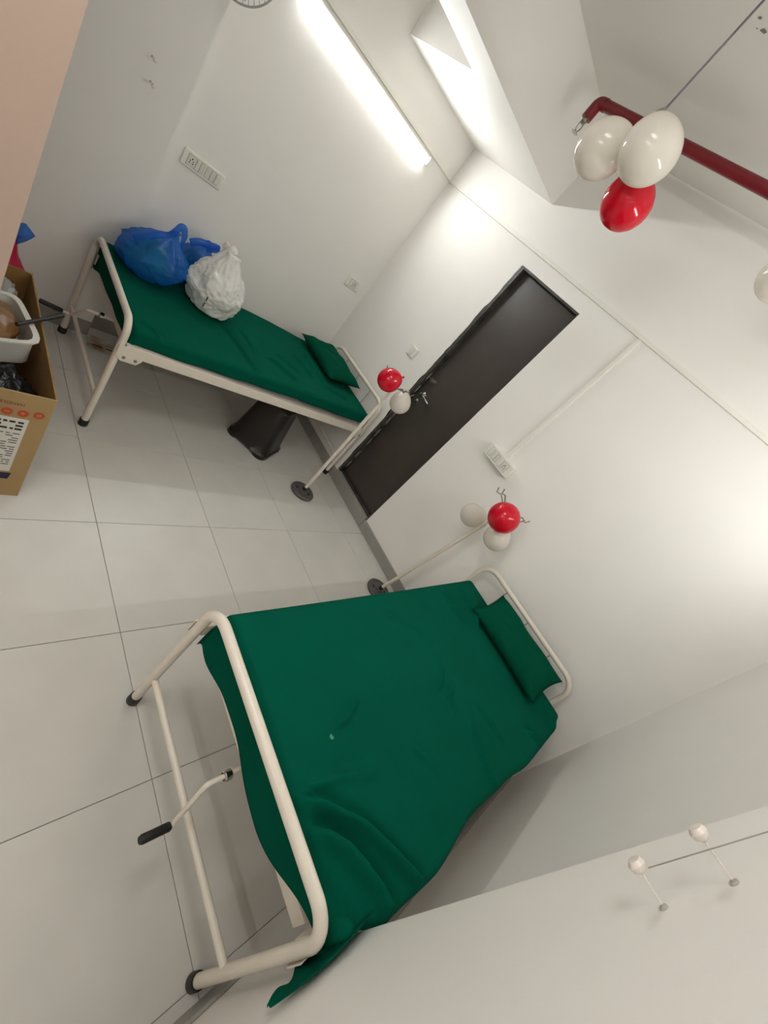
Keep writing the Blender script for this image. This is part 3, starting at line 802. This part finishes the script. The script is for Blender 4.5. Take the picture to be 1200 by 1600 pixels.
c = at((608, 594), 1, -0.63); balloon(c, 0.081, (0.4, 0.1, 0.55), M['bred'], 'red balloon tied to the drip stand in front of the door', 'balloons on the drip stands')
c = at((625, 630), 1, -0.39); balloon(c, 0.078, (-0.2, 0.1, 1), M['bwhite'], 'white balloon tied to the drip stand in front of the door', 'balloons on the drip stands')
WB2 = 'white balloon tied to the leaning drip stand beside the bare bed'
c = at((738, 805), 1, -0.19); balloon(c, 0.082, (1, 0.2, 0.8), M['bwhite'], 'white balloon against the pole of the leaning drip stand, level with the red one', 'balloons on the leaning drip stand')
c = at((776, 841), 1, -0.22); balloon(c, 0.086, (-0.3, 0.1, 1), M['bwhite'], 'white balloon hanging just below the red one on the leaning drip stand', 'balloons on the leaning drip stand')
c = at((787, 809), 1, -0.335); balloon(c, 0.099, (-0.1, 1, 0.2), M['bred'], 'red balloon tied to the leaning drip stand beside the bare bed', 'balloons on the leaning drip stand')
# cluster hung from the ceiling
knot = CPOS + ray((1036, 174)) * 1.385
def dep(u, d): return CPOS + ray(u) * d
WB3 = 'white balloon in the bunch hanging from the ceiling by a ribbon'
c1 = dep((1014, 238), 1.40); c2 = dep((939, 235), 1.54); c3 = dep((979, 318), 1.60)
for c, m, l, g, r in ((c1, M['bwhite'], 'white balloon directly under the ribbon knot in the hanging bunch', 'balloons hanging in a bunch', 0.096), (c2, M['bwhite'], 'white balloon next to the sprinkler head in the hanging bunch', 'balloons hanging in a bunch', 0.093), (c3, M['bred'], 'red balloon in the bunch hanging from the ceiling by a ribbon', 'balloons hanging in a bunch', 0.093)):
    balloon(c, r, knot - c, m, l, g)
hs = thing('ribbon', ntube([knot, Vector((knot.x, knot.y, H - 0.002))], 0.0036, 6), M['string'], 'grey ribbon hanging from the ceiling down to three balloons', 'ribbon', smooth=True)
bm = bmesh.new(); tube(bm, [knot + Vector((0.0, 0, -0.03)), knot + Vector((0, 0, -0.012)), knot, knot + Vector((0, 0, 0.012))], 0, 8, rr=[0.012, 0.019, 0.012, 0.004])
obj('knot', bm, mat('grey_green_tape', rgb('7E8378'), 0.6), hs, smooth=True)
# balloon at the frame edge, hung the same way
ce = dep((1224, 437), 1.72)
_, kn = balloon(ce, 0.092, (0, 0, 1), M['bwhite'], 'white balloon hanging alone on a thread near the door wall', None)
string([kn, (kn.x, kn.y, H - 0.002)], 'thin thread from the ceiling to the lone white balloon')

# ------------------------------------------------------------------ sprinkler pipe
ZP = 3.0; YP = -0.555
pr = empty('sprinkler_pipe', (2.5, YP, ZP), 'dark red sprinkler pipe running under the ceiling', 'pipe')
PR = 0.0265
x0 = at((937, 161), 2, ZP).x
obj('pipe', ntube([(x0 + 0.02, YP, ZP), (W - 0.002, YP, ZP)], PR, 20), M['red_pipe'], pr, smooth='auto')
obj('elbow', ntube(fillet([(x0 + 0.05, YP, ZP), (x0, YP, ZP), (x0, YP, ZP - 0.085)], 0.03, 6), PR * 1.1, 20), M['red_pipe'], pr, smooth='auto')
sp = obj('sprinkler_head', nlathe([(0.016, 0), (0.016, -0.02), (0.012, -0.024), (0.007, -0.03), (0.0, -0.03)], (x0, YP, ZP - 0.083), n=16), M['brass'], pr, smooth='auto')
for s in (-1, 1):
    obj('yoke_arm', ntube([(x0, YP + s * 0.012, ZP - 0.10), (x0, YP + s * 0.019, ZP - 0.12), (x0, YP + s * 0.014, ZP - 0.142), (x0, YP, ZP - 0.156)], 0.0032, 8), M['brass'], sp, smooth=True)
obj('deflector', nlathe([(0.004, 0), (0.021, -0.001), (0.021, -0.003), (0.0, -0.004)], (x0, YP, ZP - 0.156), n=20), M['brass'], sp, smooth='auto')

# ------------------------------------------------------------------ wall anchors on the pillars
M['base_shade'] = mat('shaded_rosette', rgb('B0AAA0'), 0.7)  # grey stands for the peg's base and the shadow round it
M['knob'] = mat('knob_plastic', rgb('E4DAD0'), 0.3)
def peg(p, n_, ln, label, s=1.0):
    """wall peg: rosette, thin stem, knob"""
    p, n_ = Vector(p), Vector(n_)
    root = empty('coat_peg', p, label, 'peg', 'pegs on the pillars')
    obj('rosette', nlathe([(0.0065 * s, 0.0005), (0.006 * s, 0.002), (0.004 * s, 0.003), (0, 0.003)], p, n_, 16), M['base_shade'], root, smooth='auto')
    obj('stem', ntube([p + n_ * 0.004, p + n_ * (ln - 0.012)], 0.0011 * s, 8), M['knob'], root, smooth='auto')
    obj('knob', nlathe([(0.004 * s, 0), (0.0105 * s, 0.005), (0.0125 * s, 0.012), (0.009 * s, 0.018), (0, 0.019)], p + n_ * (ln - 0.016), n_, 18), M['knob'], root, smooth='auto')
    return p + n_ * ln
ka = at((1087, 1294), 1, -2.083); kb = at((991, 1345), 1, -2.10)
peg((RCX, ka.y, ka.z), (-1, 0, 0), RCX - ka.x, 'upper white peg sticking out of the pillar beside the bare bed')
te = peg((RCX, kb.y, kb.z), (-1, 0, 0), RCX - kb.x, 'lower white peg on the pillar beside the bare bed, with a thread rising from it')
string([te + Vector((0.012, 0, 0.0125)), te + Vector((0.012, 0.01, 0.3)), Vector((te.x + 0.012, te.y + 0.04, H - 0.002))], 'thin thread rising from the lower white peg to the ceiling', 0.0008, m=M['thread'])
for (u, yy), l in ((((246, 99), -2.062), 'upper tiny white peg on the pillar above the foot of the bed with the bags'), (((243, 139), -2.033), 'lower tiny white peg on the pillar above the foot of the bed with the bags')):
    p = at(u, 1, yy); peg((LCX, p.y, p.z), (1, 0, 0), min(p.x - LCX, 0.07), l, 0.8)

# ------------------------------------------------------------------ wall fan (only its rim shows)
fc = at((383, -84), 0, 0.36)
wf = empty('wall_fan', (LCX, fc.y, fc.z), 'grey wall fan high on the pillar, only the cage rim showing', 'fan')
fn = Vector((1, -0.12, -0.12)).normalized(); fu = fn.orthogonal().normalized(); fv = fn.cross(fu)
fr = 0.172
def circ(c_, r_, n=40): return [c_ + (fu * math.cos(2 * math.pi * k / n) + fv * math.sin(2 * math.pi * k / n)) * r_ for k in range(n + 1)]
obj('cage_rim', ntube(circ(fc, fr, 48), 0.0045, 8, cap=False), M['fan'], wf, smooth=True)
for k in range(40):
    a = 2 * math.pi * k / 40; d = fu * math.cos(a) + fv * math.sin(a)
    obj('cage_wire', ntube([fc + fn * 0.05 + d * 0.05, fc + fn * 0.045 + d * fr * 0.7, fc + d * fr], 0.0014, 5), M['fan'], wf, smooth=True)
obj('hub_cap', nlathe([(0.055, 0), (0.055, 0.01), (0.04, 0.018), (0, 0.02)], fc + fn * 0.045, fn, 24), M['fan'], wf, smooth='auto')
for k in range(3):
    a = 2 * math.pi * k / 3; d = fu * math.cos(a) + fv * math.sin(a); e = fn.cross(d)
    bm = bmesh.new(); obox(bm, fc + d * 0.09, d * 0.06, (e + fn * 0.4).normalized() * 0.045, (fn - e * 0.4).normalized() * 0.0015)
    obj('blade', bm, M['fan'], wf, bevel=0.001, seg=1)
obj('motor', nlathe([(0.055, -0.10), (0.06, -0.08), (0.05, 0.0), (0, 0.02)], fc, fn, 24), M['fan'], wf, smooth='auto')
obj('wall_bracket', ntube(fillet([fc - fn * 0.09, fc - fn * 0.09 + Vector((0, 0, -0.10)), Vector((LCX + 0.012, fc.y, fc.z - 0.10))], 0.03), 0.013, 10), M['fan'], wf, smooth='auto')
obj('bracket_plate', nbox(LCX + 0.0006, LCX + 0.02, fc.y - 0.04, fc.y + 0.04, fc.z - 0.16, fc.z - 0.04), M['fan'], wf, bevel=0.003)

# ------------------------------------------------------------------ black stool under the bed
sc = Vector((0.86, -0.76, 0))
sr = empty('plastic_stool', sc, 'black tapered plastic stool standing under the bed with the bags', 'stool')
def stool_r(a, half):
    # rounded square cross-section
    p = 5.0
    return half / ((abs(math.cos(a)) ** p + abs(math.sin(a)) ** p) ** (1 / p))
bm = bmesh.new(); rows = []; na = 64; RO = 0.62
levels = [(0.0, 0.195), (0.03, 0.193), (0.045, 0.178), (0.12, 0.168), (0.30, 0.146), (0.42, 0.134), (0.435, 0.128)]
for z, hf_ in levels:
    row = []
    for k in range(na):
        a = 2 * math.pi * k / na; r_ = stool_r(a, hf_)
        # the skirt arches up between the four corner feet
        c4 = abs(math.cos(2 * a)); arch = smooth01((c4 - 0.45) / 0.35) * 0.032 if z < 0.04 else 0
        zz = max(z, arch) if z < 0.04 else max(z, arch + 0.001)
        row.append(bm.verts.new(sc + Vector((r_ * math.cos(a + RO), r_ * math.sin(a + RO), zz + 0.0006 + (0.001 if z > 0 else 0)))))
    rows.append(row)
for A, B in zip(rows, rows[1:]):
    for k in range(na): bm.faces.new((A[k], A[(k + 1) % na], B[(k + 1) % na], B[k]))
o = obj('skirt', bm, M['blackplast'], sr, smooth='auto')
md = o.modifiers.new('thickness', 'SOLIDIFY'); md.thickness = 0.004; md.offset = -1
bm = bmesh.new(); rows = []
for z, hf_ in ((0.433, 0.12), (0.434, 0.14), (0.445, 0.142), (0.452, 0.135), (0.452, 0.05)):
    rows.append([bm.verts.new(sc + Vector((stool_r(2 * math.pi * k / na, hf_) * math.cos(2 * math.pi * k / na + RO), stool_r(2 * math.pi * k / na, hf_) * math.sin(2 * math.pi * k / na + RO), z))) for k in range(na)])
for A, B in zip(rows, rows[1:]):
    for k in range(na): bm.faces.new((A[k], A[(k + 1) % na], B[(k + 1) % na], B[k]))
bm.faces.new(rows[0]); bm.faces.new(rows[-1])
obj('seat', bm, M['blackplast'], sr, smooth='auto')

# ------------------------------------------------------------------ metal bracket on the floor under the bed
pa = Vector((0.235, -1.765, 0))
mp = empty('metal_bracket', pa, 'rust-stained white metal bracket lying on the floor under the bed with the bags', 'bracket')
u = Vector((0.05, 0.999, 0)); v = Vector((0.999, -0.05, 0))
bm = bmesh.new(); obox(bm, pa + Vector((0, 0, 0.004)), u * 0.11, v * 0.05, Vector((0, 0, 0.003))); obj('plate', bm, M['rust'], mp, bevel=0.001, seg=1)
bm = bmesh.new(); obox(bm, pa - v * 0.047 + Vector((0, 0, 0.027)), u * 0.11, v * 0.003, Vector((0, 0, 0.02))); obj('flange', bm, M['rust'], mp, bevel=0.001, seg=1)
for f in (-0.05, 0.03):
    bm = bmesh.new(); obox(bm, pa + u * f + v * 0.005 + Vector((0, 0, 0.0075)), u * 0.03, v * 0.006, Vector((0, 0, 0.0006))); obj('slot', bm, M['dark'], mp)

# ------------------------------------------------------------------ cardboard carton
CX0, CX1, CY0, CY1, CH, CT = 0.74, 1.676, -2.86, -2.343, 0.58, 0.006
E2 = None
# the partition stands in front of the carton's far part, so the carton stops short of it
CX1 = 1.672
cb = empty('cardboard_box', ((CX0 + CX1) / 2, (CY0 + CY1) / 2, 0), 'open brown cardboard carton packed with plastic bags and a white tub', 'box')
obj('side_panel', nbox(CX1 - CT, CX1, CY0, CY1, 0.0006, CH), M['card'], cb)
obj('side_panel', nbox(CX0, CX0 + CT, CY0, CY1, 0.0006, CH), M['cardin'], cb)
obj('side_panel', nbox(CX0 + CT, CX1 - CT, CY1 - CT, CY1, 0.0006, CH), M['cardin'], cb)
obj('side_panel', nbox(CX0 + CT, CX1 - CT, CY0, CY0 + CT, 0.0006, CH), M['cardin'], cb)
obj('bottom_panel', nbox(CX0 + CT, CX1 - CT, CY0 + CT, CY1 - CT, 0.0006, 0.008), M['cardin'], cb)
# print on the +x face; the carton stands upside down so the print is inverted
def on_face(u): return at(u, 0, CX1 + 0.0008)
FX = CX1 + 0.0009
def text_mesh(txt, size):
    cu = bpy.data.curves.new('txt', 'FONT'); cu.body = txt; cu.size = size; cu.extrude = 0.0002; cu.align_x = 'LEFT'
    o = bpy.data.objects.new('txt', cu); COL.objects.link(o)
    bpy.context.view_layer.update()
    me = bpy.data.meshes.new_from_object(o.evaluated_get(bpy.context.evaluated_depsgraph_get()))
    bpy.data.objects.remove(o, do_unlink=True); bpy.data.curves.remove(cu)
    return me
me = text_mesh('HANDLE', 0.019)
o = bpy.data.objects.new('printed_text', me); COL.objects.link(o); me.materials.append(M['brownink']); o.parent = cb
p0 = on_face((40, 632))
base = wloc(cb)
# reading direction -y, letter-up -z (inverted)
o.matrix_local = Matrix(((0, 0, 1, FX - base.x), (-1, 0, 0, p0.y - base.y), (0, -1, 0, p0.z - base.z), (0, 0, 0, 1)))
o['label'] = 'brown upside-down lettering'
for u in ((61, 650), (36, 646.5), (11, 642)):
    p = on_face(u); n = 24; bm = bmesh.new()
    vs = [bm.verts.new((FX, p.y + 0.0175 * math.cos(2 * math.pi * k / n), p.z + 0.0175 * math.sin(2 * math.pi * k / n))) for k in range(n)]
    bm.faces.new(vs)
    sy = obj('printed_symbol', bm, M['orange'], cb)
    bm = bmesh.new(); q = 0.0065
    if u[0] == 61: box(bm, FX + 0.0002, FX + 0.0006, p.y - q, p.y - q * 0.2, p.z - q, p.z + q); box(bm, FX + 0.0002, FX + 0.0006, p.y + q * 0.2, p.y + q, p.z - q, p.z + q)
    elif u[0] == 36:
        v3 = [bm.verts.new((FX + 0.0005, p.y + a, p.z + b)) for a, b in ((-q, q * 0.8), (q, q * 0.8), (0, -q))]; bm.faces.new(v3)
    else: box(bm, FX + 0.0002, FX + 0.0006, p.y - q * 1.2, p.y + q * 1.2, p.z - q * 0.4, p.z + q * 0.4)
    obj('symbol_mark', bm, M['card'], sy)
la, lb_ = on_face((46, 657)), on_face((14, 736))
ly1, lz1, lz0 = la.y, la.z, lb_.z
lbl = obj('paper_label', nbox(FX - 0.0005, FX + 0.0003, ly1 - 0.24, ly1, lz0, lz1), M['paper'], cb)
lbl['label'] = 'white printed paper label'
random.seed(11)
def lines(z0, z1, n, hgt, name):
    bm = bmesh.new()
    for k in range(n):
        z = z1 - (z1 - z0) * (k + 0.5) / n; y = ly1 - 0.012
        while y > ly1 - 0.225:
            w = random.uniform(0.008, 0.03)
            if random.random() < 0.8: box(bm, FX + 0.0003, FX + 0.0005, max(y - w, ly1 - 0.228), y, z - hgt / 2, z + hgt / 2)
            y -= w + random.uniform(0.003, 0.008)
    obj(name, bm, M['ink'], lbl)
lines(lz1 - 0.065, lz1 - 0.012, 3, 0.010, 'bold_print_lines')
lines(lz0 + 0.035, lz1 - 0.075, 15, 0.0042, 'fine_print_lines')
lines(lz0 + 0.012, lz0 + 0.028, 1, 0.008, 'footer_print_line')
p = on_face((7, 743)); bm = bmesh.new()
pr_ = [(0.018, 0.02), (-0.05, 0.02), (-0.07, -0.018), (-0.045, -0.018), (-0.032, 0.004), (-0.018, -0.018), (0.012, -0.018)]
bm.faces.new([bm.verts.new((FX, p.y + a, p.z + b)) for a, b in pr_])
obj('printed_logo', bm, mat('navy_print', rgb('24243A'), 0.8), cb)

# --- things in and around the carton
def lump(name, c, r, m, label, cat, seed, crum=0.12, up=(0, 0, 1)):
    bm = bmesh.new(); c = Vector(c); n = 26; k2 = 40; rows = []
    for j in range(1, n):
        a = math.pi * j / n; row = []
        for k in range(k2):
            b = 2 * math.pi * k / k2
            d = Vector((math.sin(a) * math.cos(b), math.sin(a) * math.sin(b), -math.cos(a)))
            w = 1 + crum * (1.6 * noise.noise(d * 1.6 + Vector((seed, 0, 0))) + 1.6 * abs(noise.noise(d * 3.4 + Vector((0, seed, 0)))) + 0.7 * noise.noise(d * 8 + Vector((0, 0, seed))))
            row.append(bm.verts.new(c + Vector((d.x * r[0], d.y * r[1], d.z * r[2])) * w))
        rows.append(row)
    for A, B in zip(rows, rows[1:]):
        for k in range(k2): bm.faces.new((A[k], A[(k + 1) % k2], B[(k + 1) % k2], B[k]))
    bm.faces.new(list(reversed(rows[0]))); bm.faces.new(rows[-1])
    return thing(name, bm, m, label, cat, smooth=True)

# filling that the visible things rest on
lump('black_bag', (1.50, -2.46, 0.36), (0.125, 0.085, 0.155), M['blackfilm'], 'crumpled black plastic bag in the corner of the carton', 'plastic bag', 2.0, 0.15)
lump('maroon_bag', (1.53, -2.66, 0.38), (0.105, 0.10, 0.17), M['maroon'], 'maroon plastic bag pressed against the printed side of the carton', 'plastic bag', 5.0, 0.08)
lump('clear_bag', (0.90, -2.475, 0.40), (0.115, 0.085, 0.17), M['clearbag'], 'clear crinkled plastic bag at the far end of the carton', 'plastic bag', 7.0, 0.16)
# white tub, tilted
def tub(c, ux, uy, lx, ly_, h, label):
    ux = Vector(ux).normalized(); uy = Vector(uy); uy = (uy - ux * uy.dot(ux)).normalized(); un = ux.cross(uy); c = Vector(c)
    root = empty('white_tub', c, label, 'tub'); na_ = 48; bm = bmesh.new(); rows = []
    def ring(sx, sy, z):
        row = []
        for k in range(na_):
            a = 2 * math.pi * k / na_; p = 6.0
            q = 1 / ((abs(math.cos(a)) ** p + abs(math.sin(a)) ** p) ** (1 / p))
            row.append(bm.verts.new(c + ux * (q * math.cos(a) * sx) + uy * (q * math.sin(a) * sy) + un * z))
        return row
    for sx, sy, z in ((lx * 0.86, ly_ * 0.86, 0), (lx, ly_, h), (lx + 0.014, ly_ + 0.014, h), (lx + 0.014, ly_ + 0.014, h + 0.006), (lx - 0.006, ly_ - 0.006, h + 0.006), (lx * 0.86 - 0.006, ly_ * 0.86 - 0.006, 0.006)):
        rows.append(ring(sx, sy, z))
    for A, B in zip(rows, rows[1:]):
        for k in range(na_): bm.faces.new((A[k], A[(k + 1) % na_], B[(k + 1) % na_], B[k]))
    bm.faces.new(rows[0]); bm.faces.new(list(reversed(rows[-1])))
    obj('tub_body', bm, M['white'], root, smooth='auto')
    return root, un
tb, un = tub((1.19, -2.50, 0.445), (1, 0.15, 0.05), (-0.1, 1, 0.18), 0.175, 0.125, 0.12, 'white plastic tub with brown wrapped things, tilted in the carton')
lump('brown_parcel', (1.19, -2.515, 0.545), (0.135, 0.09, 0.06), M['brownstuff'], 'shiny brown wrapped parcel lying in the white tub', 'parcel', 3.3, 0.10)
sa, sb = at((26, 507), 2, 0.612), at((97, 493), 2, 0.61)
thing('black_stick', ntube([sa, sa.lerp(sb, 0.5), sb], 0.010, 12, rr=[0.008, 0.009, 0.011]), M['black'], 'black stick resting across the rim of the carton', 'stick', smooth='auto')
# pink bag with blue top on the floor behind the carton
pk = empty('pink_bag', (0.45, -2.44, 0), 'tall pink plastic bag with a blue tied top behind the carton', 'plastic bag')
bm = bmesh.new(); sack(bm, (0.46, -2.47, 0.001), 0.19, 0.14, 0.60, (0.0, 0.075), 2.2, crum=0.05, nw=0.12, mid=0.5, base_flat=0.75)
obj('bag_body', bm, M['pinkbag'], pk, smooth=True)
tp_ = at((30, 372), 0, 0.46)
bm = bmesh.new(); tube(bm, [(0.46, tp_.y - 0.02, 0.57), (0.46, tp_.y - 0.005, 0.61), (0.46, tp_.y + 0.012, 0.645), (0.46, tp_.y + 0.0, 0.675)], 0, 14, rr=[0.02, 0.034, 0.042, 0.012])
obj('tied_top', bm, M['blue'], pk, smooth=True)
